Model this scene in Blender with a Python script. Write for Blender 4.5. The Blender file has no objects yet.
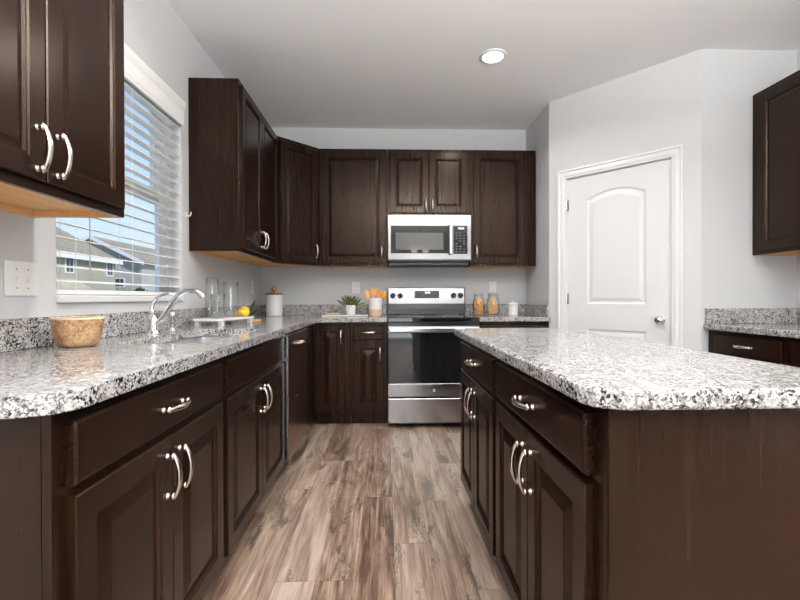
import bpy, bmesh, math, random
from mathutils import Vector, Matrix
random.seed(7)
S = bpy.context.scene
COL = S.collection
PI = math.pi

# ------------------------------------------------------------------ camera
CAM_H = 1.081
yaw, pitch, roll = 0.03395, -0.005336, -0.002554
fwd = Vector((math.sin(yaw)*math.cos(pitch), math.cos(yaw)*math.cos(pitch), math.sin(pitch)))
rgt = Vector((math.cos(yaw), -math.sin(yaw), 0)); upv = rgt.cross(fwd)
r2 = math.cos(roll)*rgt + math.sin(roll)*upv
u2 = -math.sin(roll)*rgt + math.cos(roll)*upv
cam = bpy.data.cameras.new('camera'); co = bpy.data.objects.new('camera', cam); COL.objects.link(co)
cam.sensor_width = 36; cam.lens = 432.4/800*36; cam.clip_start = 0.05; cam.clip_end = 300
M = Matrix((r2, u2, -fwd)).transposed().to_4x4(); M.translation = Vector((0, 0, CAM_H))
co.matrix_world = M
S.camera = co

# ------------------------------------------------------------------ colour management
S.view_settings.view_transform = 'Standard'
S.view_settings.look = 'None'
S.view_settings.gamma = 1
S.view_settings.use_curve_mapping = False
S.view_settings.exposure = 0.12

# ------------------------------------------------------------------ sky, sun, window light
W = bpy.data.worlds.new('sky'); S.world = W; W.use_nodes = True
nt = W.node_tree; nt.nodes.clear()
wo = nt.nodes.new('ShaderNodeOutputWorld'); bg = nt.nodes.new('ShaderNodeBackground')
tc = nt.nodes.new('ShaderNodeTexCoord'); sp = nt.nodes.new('ShaderNodeSeparateXYZ')
rp = nt.nodes.new('ShaderNodeValToRGB')
nt.links.new(tc.outputs['Generated'], sp.inputs[0]); nt.links.new(sp.outputs['Z'], rp.inputs[0])
e = rp.color_ramp.elements
e[0].position = 0.0; e[0].color = (0.74, 0.85, 0.97, 1)
e[1].position = 0.75; e[1].color = (0.16, 0.36, 0.80, 1)
m_ = e.new(0.2); m_.color = (0.55, 0.74, 0.97, 1)
m_ = e.new(0.42); m_.color = (0.27, 0.50, 0.90, 1)
nt.links.new(rp.outputs[0], bg.inputs[0]); bg.inputs[1].default_value = 1.1
nt.links.new(bg.outputs[0], wo.inputs[0])

def sun(rot, e_, col):
    l = bpy.data.lights.new('sun', 'SUN'); l.energy = e_; l.color = col; l.angle = 0.01
    o = bpy.data.objects.new('sun', l); COL.objects.link(o); o.rotation_euler = rot
sun((math.radians(25), math.radians(42), 0), 3.6, (1, .95, .88))

def area(name, loc, rot, sx, sy, power, col=(1, 1, 1)):
    l = bpy.data.lights.new(name, 'AREA'); l.shape = 'RECTANGLE'; l.size = sx; l.size_y = sy
    l.energy = power; l.color = col
    o = bpy.data.objects.new(name, l); COL.objects.link(o); o.location = loc; o.rotation_euler = rot
    return o
# daylight entering through the windows of the wall behind the camera (light faces +Y)
RY = -3.6
area('daylight_patio', (0.62, RY+0.05, 1.06), (math.radians(90), 0, 0), 1.5, 1.95, 32, (0.93, 0.97, 1.0))
area('daylight_rear', (2.05, RY+0.05, 1.5), (math.radians(90), 0, 0), 0.8, 1.1, 12, (0.93, 0.97, 1.0))

# ------------------------------------------------------------------ dimensions
D = 4.263          # back wall
WL = 1.208         # left wall at X = -WL
XR = 0.019         # range left side
RX = 1.40          # short return wall beside the pantry
P1 = Vector((1.40, 3.652)); P2 = Vector((2.123, 2.837))
RW = 2.785         # right wall
CZ = 2.743

# ------------------------------------------------------------------ materials
def newmat(name):
    m = bpy.data.materials.new(name); m.use_nodes = True
    n = m.node_tree; b = n.nodes['Principled BSDF']
    return m, n, b
def plain(name, col, rough=0.5, metal=0.0, coat=0.0, spec=0.5):
    m, n, b = newmat(name)
    b.inputs['Base Color'].default_value = (*col, 1); b.inputs['Roughness'].default_value = rough
    b.inputs['Metallic'].default_value = metal; b.inputs['Coat Weight'].default_value = coat
    b.inputs['Specular IOR Level'].default_value = spec
    return m
def node(n, t, **kw):
    x = n.nodes.new(t)
    for k, v in kw.items(): setattr(x, k, v)
    return x
def ramp(n, pts, interp='LINEAR'):
    r = n.nodes.new('ShaderNodeValToRGB'); r.color_ramp.interpolation = interp
    el = r.color_ramp.elements
    while len(el) > 1: el.remove(el[-1])
    el[0].position = pts[0][0]; el[0].color = (*pts[0][1], 1)
    for p, c in pts[1:]:
        q = el.new(p); q.color = (*c, 1)
    return r
def math_(n, op, a, b=None, c=None):
    x = n.nodes.new('ShaderNodeMath'); x.operation = op
    for i, v in enumerate((a, b, c)):
        if v is None: continue
        if isinstance(v, (int, float)): x.inputs[i].default_value = v
        else: n.links.new(v, x.inputs[i])
    return x.outputs[0]
def mapping(n, scale, coord='Object', loc=(0, 0, 0)):
    t = node(n, 'ShaderNodeTexCoord'); mp = node(n, 'ShaderNodeMapping')
    n.links.new(t.outputs[coord], mp.inputs['Vector'])
    mp.inputs['Scale'].default_value = scale; mp.inputs['Location'].default_value = loc
    return mp.outputs[0]
def mix(n, fac, a, b, mode='MIX'):
    x = node(n, 'ShaderNodeMix', data_type='RGBA', blend_type=mode)
    for i, v in ((0, fac), (6, a), (7, b)):
        if isinstance(v, (int, float)): x.inputs[i].default_value = v
        elif isinstance(v, tuple): x.inputs[i].default_value = (*v, 1)
        else: n.links.new(v, x.inputs[i])
    return x.outputs[2]
def bump(n, b, h, strength, dist=0.002):
    x = node(n, 'ShaderNodeBump'); x.inputs['Strength'].default_value = strength
    x.inputs['Distance'].default_value = dist
    n.links.new(h, x.inputs['Height']); n.links.new(x.outputs[0], b.inputs['Normal'])

def wood_mat(name, dark, light, axis='z', rough=0.26, coat=0.0, sc=1.0, spec=0.24, tint=(1, .80, .66)):
    m, n, b = newmat(name)
    s = {'z': (55*sc, 55*sc, 2.2*sc), 'x': (2.2*sc, 55*sc, 55*sc)}[axis]
    v = mapping(n, s)
    a = node(n, 'ShaderNodeTexNoise'); a.inputs['Scale'].default_value = 1.0; a.inputs['Detail'].default_value = 5
    a.inputs['Roughness'].default_value = 0.6
    n.links.new(v, a.inputs['Vector'])
    v2 = mapping(n, tuple(q*0.09 for q in s))
    c = node(n, 'ShaderNodeTexNoise'); c.inputs['Scale'].default_value = 1.0; c.inputs['Detail'].default_value = 2
    n.links.new(v2, c.inputs['Vector'])
    t = math_(n, 'ADD', math_(n, 'MULTIPLY', a.outputs[0], 0.6), math_(n, 'MULTIPLY', c.outputs[0], 0.4))
    r = ramp(n, [(0.3, dark), (0.7, light)])
    n.links.new(t, r.inputs[0]); n.links.new(r.outputs[0], b.inputs['Base Color'])
    b.inputs['Roughness'].default_value = rough; b.inputs['Coat Weight'].default_value = coat
    b.inputs['Coat Roughness'].default_value = 0.22
    b.inputs['Specular IOR Level'].default_value = spec; b.inputs['Specular Tint'].default_value = (*tint, 1)
    bump(n, b, a.outputs[0], 0.03, 0.001)
    return m
ESP = wood_mat('espresso_wood', (0.0045, 0.0017, 0.0009), (0.0170, 0.0075, 0.0042))
ESPX = wood_mat('espresso_wood_across', (0.0045, 0.0017, 0.0009), (0.0170, 0.0075, 0.0042), 'x')
MAPLE = wood_mat('maple_ply', (0.60, 0.33, 0.13), (0.80, 0.48, 0.22), 'x', 0.5, 0.0, 0.6)
BEECH = wood_mat('beech_wood', (0.62, 0.30, 0.09), (0.80, 0.44, 0.16), 'z', 0.5, 0.0)
ORANGEW = wood_mat('orange_wood', (0.70, 0.25, 0.035), (0.86, 0.40, 0.08), 'z', 0.5, 0.0)

def bowl_mat():
    m, n, b = newmat('burl_wood')
    v = mapping(n, (1, 1, 1))
    a = node(n, 'ShaderNodeTexNoise'); a.inputs['Scale'].default_value = 60; a.inputs['Detail'].default_value = 6
    a.inputs['Roughness'].default_value = 0.7; a.inputs['Distortion'].default_value = 1.5
    n.links.new(v, a.inputs['Vector'])
    c = node(n, 'ShaderNodeTexNoise'); c.inputs['Scale'].default_value = 14; c.inputs['Detail'].default_value = 3
    n.links.new(v, c.inputs['Vector'])
    t = math_(n, 'ADD', math_(n, 'MULTIPLY', a.outputs[0], 0.65), math_(n, 'MULTIPLY', c.outputs[0], 0.35))
    r = ramp(n, [(0.38, (0.12, 0.055, 0.022)), (0.46, (0.27, 0.14, 0.065)), (0.54, (0.40, 0.245, 0.125)), (.64, (.54, .38, .22))])
    n.links.new(t, r.inputs[0]); n.links.new(r.outputs[0], b.inputs['Base Color'])
    b.inputs['Roughness'].default_value = 0.55
    return m
BURL = bowl_mat()

def granite():
    m, n, b = newmat('speckled_granite')
    t = node(n, 'ShaderNodeTexCoord')
    nz = node(n, 'ShaderNodeTexNoise'); nz.inputs['Scale'].default_value = 90; nz.inputs['Detail'].default_value = 4
    n.links.new(t.outputs['Object'], nz.inputs['Vector'])
    vm = node(n, 'ShaderNodeVectorMath', operation='SCALE'); vm.inputs['Scale'].default_value = 0.012
    n.links.new(nz.outputs['Color'], vm.inputs[0])
    va = node(n, 'ShaderNodeVectorMath', operation='ADD')
    n.links.new(t.outputs['Object'], va.inputs[0]); n.links.new(vm.outputs[0], va.inputs[1])
    def vor(sc):
        v = node(n, 'ShaderNodeTexVoronoi'); v.inputs['Scale'].default_value = sc
        n.links.new(va.outputs[0], v.inputs['Vector'])
        s = node(n, 'ShaderNodeSeparateColor'); n.links.new(v.outputs['Color'], s.inputs[0]); return s
    a = vor(185); c = vor(360)
    clus = node(n, 'ShaderNodeTexNoise'); clus.inputs['Scale'].default_value = 26; clus.inputs['Detail'].default_value = 3
    n.links.new(t.outputs['Object'], clus.inputs['Vector'])
    k = math_(n, 'ADD', a.outputs[0], math_(n, 'MULTIPLY', math_(n, 'SUBTRACT', clus.outputs[0], 0.5), 0.9))
    r = ramp(n, [(0.0, (0.020, 0.018, 0.018)), (0.095, (0.10, 0.095, 0.095)), (0.18, (0.24, 0.23, 0.225)), (0.36, (0.33, 0.325, 0.32)),
                 (0.56, (0.53, 0.527, 0.522))], 'CONSTANT')
    n.links.new(k, r.inputs[0])
    k2 = math_(n, 'ADD', c.outputs[1], math_(n, 'MULTIPLY', math_(n, 'SUBTRACT', clus.outputs[0], 0.5), 0.5))
    r_ = ramp(n, [(0.0, (0.10, 0.09, 0.09)), (0.09, (0.45, 0.43, 0.42)), (0.22, (1, 1, 1))], 'CONSTANT')
    n.links.new(k2, r_.inputs[0])
    col = mix(n, 0.85, r.outputs[0], r_.outputs[0], 'MULTIPLY')
    n.links.new(col, b.inputs['Base Color'])
    b.inputs['Roughness'].default_value = 0.11; b.inputs['Specular IOR Level'].default_value = 0.45
    return m
GRAN = granite()

def floor_mat():
    m, n, b = newmat('weathered_vinyl_plank')
    t = node(n, 'ShaderNodeTexCoord'); s = node(n, 'ShaderNodeSeparateXYZ')
    n.links.new(t.outputs['Object'], s.inputs[0]); X, Y = s.outputs[0], s.outputs[1]
    PW, PL = 0.152, 1.22
    xs = math_(n, 'DIVIDE', math_(n, 'ADD', X, 20.03), PW); ix = math_(n, 'FLOOR', xs); fx = math_(n, 'FRACT', xs)
    wn = node(n, 'ShaderNodeTexWhiteNoise', noise_dimensions='1D'); n.links.new(ix, wn.inputs['W'])
    ys = math_(n, 'ADD', math_(n, 'DIVIDE', math_(n, 'ADD', Y, 20), PL), wn.outputs['Value'])
    iy = math_(n, 'FLOOR', ys); fy = math_(n, 'FRACT', ys)
    cb = node(n, 'ShaderNodeCombineXYZ'); n.links.new(ix, cb.inputs[0]); n.links.new(iy, cb.inputs[1])
    wn2 = node(n, 'ShaderNodeTexWhiteNoise', noise_dimensions='3D'); n.links.new(cb.outputs[0], wn2.inputs['Vector'])
    off = node(n, 'ShaderNodeVectorMath', operation='SCALE'); off.inputs['Scale'].default_value = 40
    n.links.new(wn2.outputs['Color'], off.inputs[0])
    def noise(scale, detail, rough=0.6, dist=0.0):
        mp = node(n, 'ShaderNodeMapping'); mp.inputs['Scale'].default_value = scale
        n.links.new(t.outputs['Object'], mp.inputs['Vector'])
        ad = node(n, 'ShaderNodeVectorMath', operation='ADD')
        n.links.new(mp.outputs[0], ad.inputs[0]); n.links.new(off.outputs[0], ad.inputs[1])
        q = node(n, 'ShaderNodeTexNoise'); q.inputs['Scale'].default_value = 1; q.inputs['Detail'].default_value = detail
        q.inputs['Roughness'].default_value = rough; q.inputs['Distortion'].default_value = dist
        n.links.new(ad.outputs[0], q.inputs['Vector']); return q.outputs[0]
    g = noise((70, 3.0, 1), 6, 0.65, 0.6)        # fine streaks
    w = noise((14, 1.6, 1), 4, 0.6, 1.2)         # broad figure
    base = math_(n, 'ADD', math_(n, 'MULTIPLY', g, 0.5), math_(n, 'MULTIPLY', w, 0.5))
    base = math_(n, 'ADD', base, math_(n, 'MULTIPLY', math_(n, 'SUBTRACT', wn2.outputs['Value'], 0.5), 0.16))
    r = ramp(n, [(0.34, (0.070, 0.040, 0.027)), (0.43, (0.175, 0.112, 0.077)), (0.52, (0.31, 0.225, 0.170)), (0.62, (0.47, 0.37, 0.30))])
    n.links.new(base, r.inputs[0])
    # scraped dark patches with ragged edges
    pz = noise((10, 2.2, 1), 3, 0.5, 0.5); pf = noise((75, 22, 1), 6, 0.8, 1.5)
    pm = math_(n, 'ADD', math_(n, 'MULTIPLY', pz, 0.62), math_(n, 'MULTIPLY', pf, 0.38))
    rr = ramp(n, [(0.545, (0, 0, 0)), (0.585, (1, 1, 1))]); n.links.new(pm, rr.inputs[0])
    c1 = mix(n, math_(n, 'MULTIPLY', rr.outputs[0], 0.88), r.outputs[0], (0.045, 0.030, 0.022))
    # grayish wash on some planks
    c2 = mix(n, math_(n, 'MULTIPLY', wn2.outputs['Value'], 0.35), c1, (0.30, 0.25, 0.22), 'MIX')
    # seams
    ex = math_(n, 'LESS_THAN', fx, 0.010); ey = math_(n, 'LESS_THAN', fy, 0.0022)
    sm = math_(n, 'MULTIPLY', math_(n, 'MAXIMUM', ex, ey), 0.55)
    c3 = mix(n, sm, c2, (0.03, 0.02, 0.015))
    n.links.new(c3, b.inputs['Base Color'])
    b.inputs['Roughness'].default_value = 0.38
    bump(n, b, g, 0.12, 0.002)
    return m
FLOOR = floor_mat()

def wall_mat(name, col, bscale=220, bs=0.08):
    m, n, b = newmat(name)
    b.inputs['Base Color'].default_value = (*col, 1); b.inputs['Roughness'].default_value = 0.85
    q = node(n, 'ShaderNodeTexNoise'); q.inputs['Scale'].default_value = bscale; q.inputs['Detail'].default_value = 4
    n.links.new(mapping(n, (1, 1, 1)), q.inputs['Vector'])
    bump(n, b, q.outputs[0], bs, 0.002)
    return m
WALL = wall_mat('pale_grey_paint', (0.585, 0.592, 0.597))
CEIL = wall_mat('white_ceiling_paint', (0.88, 0.88, 0.88), 90, 0.25)
TRIM = plain('white_trim_paint', (0.74, 0.745, 0.75), 0.35)
DOORP = plain('white_door_paint', (0.70, 0.705, 0.715), 0.38)
VINYL = plain('white_vinyl', (0.80, 0.81, 0.82), 0.4)
def slat_mat():
    m, n, b = newmat('blind_slat')
    b.inputs['Base Color'].default_value = (0.87, 0.86, 0.84, 1); b.inputs['Roughness'].default_value = 0.45
    b.inputs['Subsurface Weight'].default_value = 0.0
    return m
SLAT = slat_mat()
WHITEP = plain('white_plastic', (0.80, 0.80, 0.79), 0.3)
CERAM = plain('white_ceramic', (0.80, 0.80, 0.79), 0.25)
TAN = plain('tan_ceramic', (0.62, 0.42, 0.27), 0.5)
BLACK = plain('black_enamel', (0.008, 0.008, 0.009), 0.18)
BLKG = plain('black_glass', (0.006, 0.006, 0.007), 0.04, coat=0.5)
MATBLK = plain('dark_grey_plastic', (0.03, 0.03, 0.032), 0.45)
GREYGL = plain('grey_window_mesh', (0.13, 0.13, 0.13), 0.10)
CHROME = plain('chrome', (0.80, 0.80, 0.81), 0.08, 1.0)
NICKEL = plain('satin_nickel', (0.66, 0.60, 0.53), 0.22, 1.0)
DKMETAL = plain('dark_gap', (0.01, 0.01, 0.01), 0.6)
MARBLE = plain('white_marble', (0.78, 0.76, 0.74), 0.2)
def steel_mat(name='brushed_stainless', k=1.0):
    m, n, b = newmat(name)
    b.inputs['Metallic'].default_value = 1.0
    q = node(n, 'ShaderNodeTexNoise'); q.inputs['Scale'].default_value = 1; q.inputs['Detail'].default_value = 3
    n.links.new(mapping(n, (2, 2, 500)), q.inputs['Vector'])
    r = ramp(n, [(0.3, (0.43*k, 0.43*k, 0.435*k)), (0.7, (0.51*k, 0.51*k, 0.515*k))])
    n.links.new(q.outputs[0], r.inputs[0]); n.links.new(r.outputs[0], b.inputs['Base Color'])
    b.inputs['Roughness'].default_value = 0.20
    bump(n, b, q.outputs[0], 0.03, 0.0005)
    return m
STEEL = steel_mat()
STEELD = steel_mat('brushed_stainless_toned_down', .58)  # same steel, colour darkened to hold back the bright ceiling reflection
def glass_mat(name, rough=0.0, tint=(1, 1, 1), ior=1.45):
    m, n, b = newmat(name)
    b.inputs['Base Color'].default_value = (*tint, 1); b.inputs['Transmission Weight'].default_value = 1
    b.inputs['Roughness'].default_value = rough; b.inputs['IOR'].default_value = ior
    return m
def thin_glass(name):
    m, n, b = newmat(name)
    n.nodes.remove(b); out = n.nodes['Material Output']
    tr = node(n, 'ShaderNodeBsdfTransparent'); tr.inputs[0].default_value = (.97, .98, .98, 1)
    gl = node(n, 'ShaderNodeBsdfGlossy'); gl.inputs['Roughness'].default_value = 0.03
    lw = node(n, 'ShaderNodeLayerWeight'); lw.inputs[0].default_value = 0.5
    f = math_(n, 'ADD', math_(n, 'MULTIPLY', math_(n, 'POWER', lw.outputs['Facing'], 2.5), 0.7), 0.07)
    mx = node(n, 'ShaderNodeMixShader')
    n.links.new(f, mx.inputs[0]); n.links.new(tr.outputs[0], mx.inputs[1]); n.links.new(gl.outputs[0], mx.inputs[2])
    n.links.new(mx.outputs[0], out.inputs[0]); return m
GLASS = thin_glass('clear_glass')
def pane_mat():
    m, n, b = newmat('window_glass')
    n.nodes.remove(b); out = n.nodes['Material Output']
    tr = node(n, 'ShaderNodeBsdfTransparent'); gl = node(n, 'ShaderNodeBsdfGlossy'); gl.inputs['Roughness'].default_value = 0.02
    mx = node(n, 'ShaderNodeMixShader'); mx.inputs[0].default_value = 0.04
    n.links.new(tr.outputs[0], mx.inputs[1]); n.links.new(gl.outputs[0], mx.inputs[2])
    n.links.new(mx.outputs[0], out.inputs[0]); return m
PANE = pane_mat()
def emit(name, col, s):
    m, n, b = newmat(name)
    b.inputs['Base Color'].default_value = (*col, 1)
    b.inputs['Emission Color'].default_value = (*col, 1); b.inputs['Emission Strength'].default_value = s
    return m
LAMP = emit('lamp_lens', (1, 0.97, 0.92), 9.0)
SHADE = emit('frosted_shade', (1, 0.93, 0.82), 4.0)
DIGIT = emit('lit_digits', (0.85, 0.95, 1.0), 1.6)
PRINT = plain('grey_print', (0.30, 0.30, 0.30), 0.5)
LEMON = plain('lemon_skin', (0.86, 0.50, 0.02), 0.4)
LEAFD = plain('dark_leaf', (0.02, 0.035, 0.022), 0.35)
def leaf_mat():
    m, n, b = newmat('succulent_leaf')
    q = node(n, 'ShaderNodeTexNoise'); q.inputs['Scale'].default_value = 30
    n.links.new(mapping(n, (1, 1, 1)), q.inputs['Vector'])
    r = ramp(n, [(0.35, (0.04, 0.06, 0.015)), (0.65, (0.15, 0.18, 0.04))]); n.links.new(q.outputs[0], r.inputs[0])
    n.links.new(r.outputs[0], b.inputs['Base Color']); b.inputs['Roughness'].default_value = 0.45; return m
LEAF = leaf_mat()
SOIL = plain('potting_soil', (0.05, 0.03, 0.02), 0.9)
PASTA = plain('dried_pasta', (0.90, 0.58, 0.22), 0.5)
COOKIE = plain('dried_orange', (0.88, 0.46, 0.12), 0.5)

# ------------------------------------------------------------------ helpers
def empty(name, loc=(0, 0, 0), rz=0.0):
    o = bpy.data.objects.new(name, None); COL.objects.link(o); o.location = loc; o.rotation_euler = (0, 0, rz)
    o.empty_display_size = 0.1
    return o
def tag(o, label, cat, group=None, kind=None):
    o['label'] = label; o['category'] = cat
    if group: o['group'] = group
    if kind: o['kind'] = kind
    return o
def obj(name, bm, mat, parent=None, smooth=False, bevel=0.0, loc=None, rot=None, seg=2, angle=35, fix=True):
    if fix: bmesh.ops.recalc_face_normals(bm, faces=bm.faces)
    me = bpy.data.meshes.new(name); bm.to_mesh(me); bm.free()
    me.materials.append(mat)
    if smooth:
        for p in me.polygons: p.use_smooth = True
    o = bpy.data.objects.new(name, me); COL.objects.link(o)
    if parent: o.parent = parent
    if loc is not None: o.location = loc
    if rot is not None: o.rotation_euler = rot
    if bevel:
        b = o.modifiers.new('bevel', 'BEVEL'); b.width = bevel; b.segments = seg
        b.limit_method = 'ANGLE'; b.angle_limit = math.radians(angle); b.harden_normals = False
    return o
def linked(name, me, parent, loc, rot=(0, 0, 0)):
    o = bpy.data.objects.new(name, me); COL.objects.link(o); o.parent = parent; o.location = loc; o.rotation_euler = rot
    return o
def struct(o): o['kind'] = 'structure'; return o
def box(bm, x0, x1, y0, y1, z0, z1):
    v = [bm.verts.new(p) for p in ((x0, y0, z0), (x1, y0, z0), (x1, y1, z0), (x0, y1, z0), (x0, y0, z1), (x1, y0, z1), (x1, y1, z1), (x0, y1, z1))]
    for f in ((0, 3, 2, 1), (4, 5, 6, 7), (0, 1, 5, 4), (1, 2, 6, 5), (2, 3, 7, 6), (3, 0, 4, 7)): bm.faces.new([v[i] for i in f])
    return v
def boxes(*bs):
    bm = bmesh.new()
    for b in bs: box(bm, *b)
    return bm
def rot_pts(vs, mat):
    for v in vs: v.co = mat @ v.co
def prism(bm, pts, z0, z1, hole=None):
    """extruded polygon in XY, optional hole"""
    def loop(ps, z): 
        vs = [bm.verts.new((x, y, z)) for x, y in ps]
        es = [bm.edges.new((vs[i], vs[(i+1) % len(vs)])) for i in range(len(vs))]
        return vs, es
    top, te = loop(pts, z1); bot, be = loop(pts, z0)
    for i in range(len(pts)):
        j = (i+1) % len(pts); bm.faces.new((bot[i], bot[j], top[j], top[i]))
    if hole:
        ht, hte = loop(hole, z1); hb, hbe = loop(hole, z0)
        for i in range(len(hole)):
            j = (i+1) % len(hole); bm.faces.new((hb[j], hb[i], ht[i], ht[j]))
        bmesh.ops.triangle_fill(bm, edges=te+hte, use_beauty=True); bmesh.ops.triangle_fill(bm, edges=be+hbe, use_beauty=True)
        bmesh.ops.dissolve_limit(bm, angle_limit=0.01, verts=bm.verts[:], edges=[e for e in bm.edges if len(e.link_faces) == 2 and abs(e.link_faces[0].normal.z) > .99 and abs(e.link_faces[1].normal.z) > .99])
    else:
        bm.faces.new(top); bm.faces.new(list(reversed(bot)))
def rrect(x0, x1, y0, y1, r, n=5):
    ps = []
    for cx, cy, a0 in ((x1-r, y0+r, -PI/2), (x1-r, y1-r, 0), (x0+r, y1-r, PI/2), (x0+r, y0+r, PI)):
        for i in range(n+1):
            a = a0+PI/2*i/n; ps.append((cx+r*math.cos(a), cy+r*math.sin(a)))
    return ps
def rings(bm, rs):
    """rs: list of (x0,z0,x1,z1,y): nested rectangles in XZ, capped at both ends"""
    prev = None
    for (x0, z0, x1, z1, y) in rs:
        v = [bm.verts.new(p) for p in ((x0, y, z0), (x1, y, z0), (x1, y, z1), (x0, y, z1))]
        if prev is None: bm.faces.new(list(reversed(v)))
        else:
            for i in range(4):
                j = (i+1) % 4; bm.faces.new((prev[i], prev[j], v[j], v[i]))
        prev = v
    bm.faces.new(prev)
def lathe(bm, prof, n=24, c=(0, 0, 0), axis='z', cap=True):
    """prof list of (r, h)"""
    rows = []
    for r, h in prof:
        row = []
        for i in range(n):
            a = 2*PI*i/n; p = (r*math.cos(a), r*math.sin(a), h)
            if axis == 'y': p = (r*math.cos(a), h, r*math.sin(a))
            if axis == 'x': p = (h, r*math.cos(a), r*math.sin(a))
            row.append(bm.verts.new((p[0]+c[0], p[1]+c[1], p[2]+c[2])))
        rows.append(row)
    for a, b in zip(rows, rows[1:]):
        for i in range(n):
            j = (i+1) % n; bm.faces.new((a[i], a[j], b[j], b[i]))
    if cap:
        bm.faces.new(list(reversed(rows[0]))); bm.faces.new(rows[-1])
def tube(bm, pts, rad, n=10, flat=None, up=(0, 0, 1)):
    """sweep: rad number or list; flat = list of (ra, rb) elliptical radii"""
    pts = [Vector(p) for p in pts]; rows = []
    upv_ = Vector(up); prev_s = None
    for i, p in enumerate(pts):
        t = (pts[min(i+1, len(pts)-1)]-pts[max(i-1, 0)]).normalized()
        s = t.cross(upv_) if prev_s is None else prev_s - t*prev_s.dot(t)
        if s.length < 1e-4: s = t.cross(Vector((1, 0, 0)))
        s.normalize(); prev_s = s; w = s.cross(t)
        ra = rb = rad[i] if isinstance(rad, (list, tuple)) else rad
        if flat: ra, rb = flat[i]
        rows.append([bm.verts.new(p + s*ra*math.cos(2*PI*k/n) + w*rb*math.sin(2*PI*k/n)) for k in range(n)])
    for a, b in zip(rows, rows[1:]):
        for i in range(n):
            j = (i+1) % n; bm.faces.new((a[i], a[j], b[j], b[i]))
    bm.faces.new(list(reversed(rows[0]))); bm.faces.new(rows[-1])
def ball(bm, c, r, sx=1, sy=1, sz=1, n=16):
    g = bmesh.ops.create_uvsphere(bm, u_segments=n, v_segments=max(6, n//2), radius=r)
    for v in g['verts']: v.co = Vector((v.co.x*sx, v.co.y*sy, v.co.z*sz)) + Vector(c)
    return g['verts']

# ------------------------------------------------------------------ the room shell
bm = boxes((-WL-.12, RW+.12, RY-.12, D+.12, -.1, 0)); struct(obj('floor', bm, FLOOR))
bm = boxes((-WL-.12, RW+.12, RY-.12, D+.12, CZ, CZ+.12)); struct(obj('ceiling', bm, CEIL))
WY0, WY1, WZ0, WZ1 = 1.63, 2.61, 1.095, 2.235
X0, X1 = -WL-.13, -WL
bm = boxes((X0, X1, RY-.12, WY0, 0, CZ), (X0, X1, WY1, D+.12, 0, CZ), (X0, X1, WY0, WY1, 0, WZ0-.031), (X0, X1, WY0, WY1, WZ1, CZ))
struct(obj('wall_left', bm, WALL))
bm = boxes((-WL, RX+.1, D, D+.12, 0, CZ)); struct(obj('wall_back', bm, WALL))
bm = boxes((RX, RX+.1, P1.y, D, 0, CZ)); struct(obj('wall_return', bm, WALL))
dv = (P2-P1); WLEN = dv.length; ANG = math.atan2(dv.y, dv.x)
PW_ = empty('wall_pantry', (P1.x, P1.y, 0), ANG); PW_['kind'] = 'structure'
S0, S1, DZ = 0.150, 0.918, 2.062
bm = boxes((0, S0, 0, .1, 0, CZ), (S1, WLEN, 0, .1, 0, CZ), (S0, S1, 0, .1, DZ, CZ)); obj('wall_face', bm, WALL, PW_)
bm = boxes((P2.x, RW, P2.y, P2.y+.1, 0, CZ)); struct(obj('wall_nook', bm, WALL))
bm = boxes((RW, RW+.12, RY-.12, P2.y+.1, 0, CZ)); struct(obj('wall_right', bm, WALL))
# wall behind the camera, with a patio door and a window
def openings_wall(name, x0, x1, ops):
    bm = bmesh.new(); x = x0
    for (a, b_, z0, z1) in ops:
        box(bm, x, a, RY-.12, RY, 0, CZ)
        if z0 > 0: box(bm, a, b_, RY-.12, RY, 0, z0)
        box(bm, a, b_, RY-.12, RY, z1, CZ); x = b_
    box(bm, x, x1, RY-.12, RY, 0, CZ)
    struct(obj(name, bm, WALL))
openings_wall('wall_rear', -WL, RW, [(-.15, 1.4, .02, 2.08), (1.62, 2.48, .92, 2.08)])
def rear_window(name, x0, x1, z0, z1, mull):
    t = struct(empty(name, ((x0+x1)/2, RY-.06, z0))); h = z1-z0; w = (x1-x0)/2
    b_ = [(-w, -w+.06, -.03, .03, 0, h), (w-.06, w, -.03, .03, 0, h), (-w+.06, w-.06, -.03, .03, 0, .06), (-w+.06, w-.06, -.03, .03, h-.06, h)]
    b_ += [(m-.035, m+.035, -.03, .03, .06, h-.06) for m in mull]
    obj('window_frame', boxes(*b_), VINYL, t)
    obj('pane', boxes((-w+.06, w-.06, -.004, .004, .06, h-.06)), PANE, t)
rear_window('window_2', -.15, 1.4, .02, 2.08, (0,))
rear_window('window_3', 1.62, 2.48, .92, 2.08, ())

# left window: frame, sashes, panes, sill
win = struct(empty('window_1', (-WL-.10, (WY0+WY1)/2, WZ0)))
hw = (WY1-WY0)/2; hh = WZ1-WZ0; mz = 1.66-WZ0
bm = boxes((-.03, .03, -hw, -hw+.035, 0, hh), (-.03, .03, hw-.035, hw, 0, hh), (-.03, .03, -hw+.035, hw-.035, 0, .008), (-.03, .03, -hw+.035, hw-.035, hh-.04, hh))
obj('window_frame', bm, VINYL, win, bevel=.003)
def sash(xc, z0, z1, w, bot, topw):
    a = hw-.035
    bm = boxes((xc-.012, xc+.012, -a, -a+w, z0, z1), (xc-.012, xc+.012, a-w, a, z0, z1), (xc-.012, xc+.012, -a+w, a-w, z0, z0+bot), (xc-.012, xc+.012, -a+w, a-w, z1-topw, z1))
    s = obj('sash', bm, VINYL, win, bevel=.002)
    obj('pane', boxes((xc-.003, xc+.003, -a+w-.003, a-w+.003, z0+bot-.003, z1-topw+.003)), PANE, s)
sash(.012, .0085, mz+.03, .072, .016, .045)
sash(-.014, mz-.03, hh-.04, .072, .045, .03)
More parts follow.
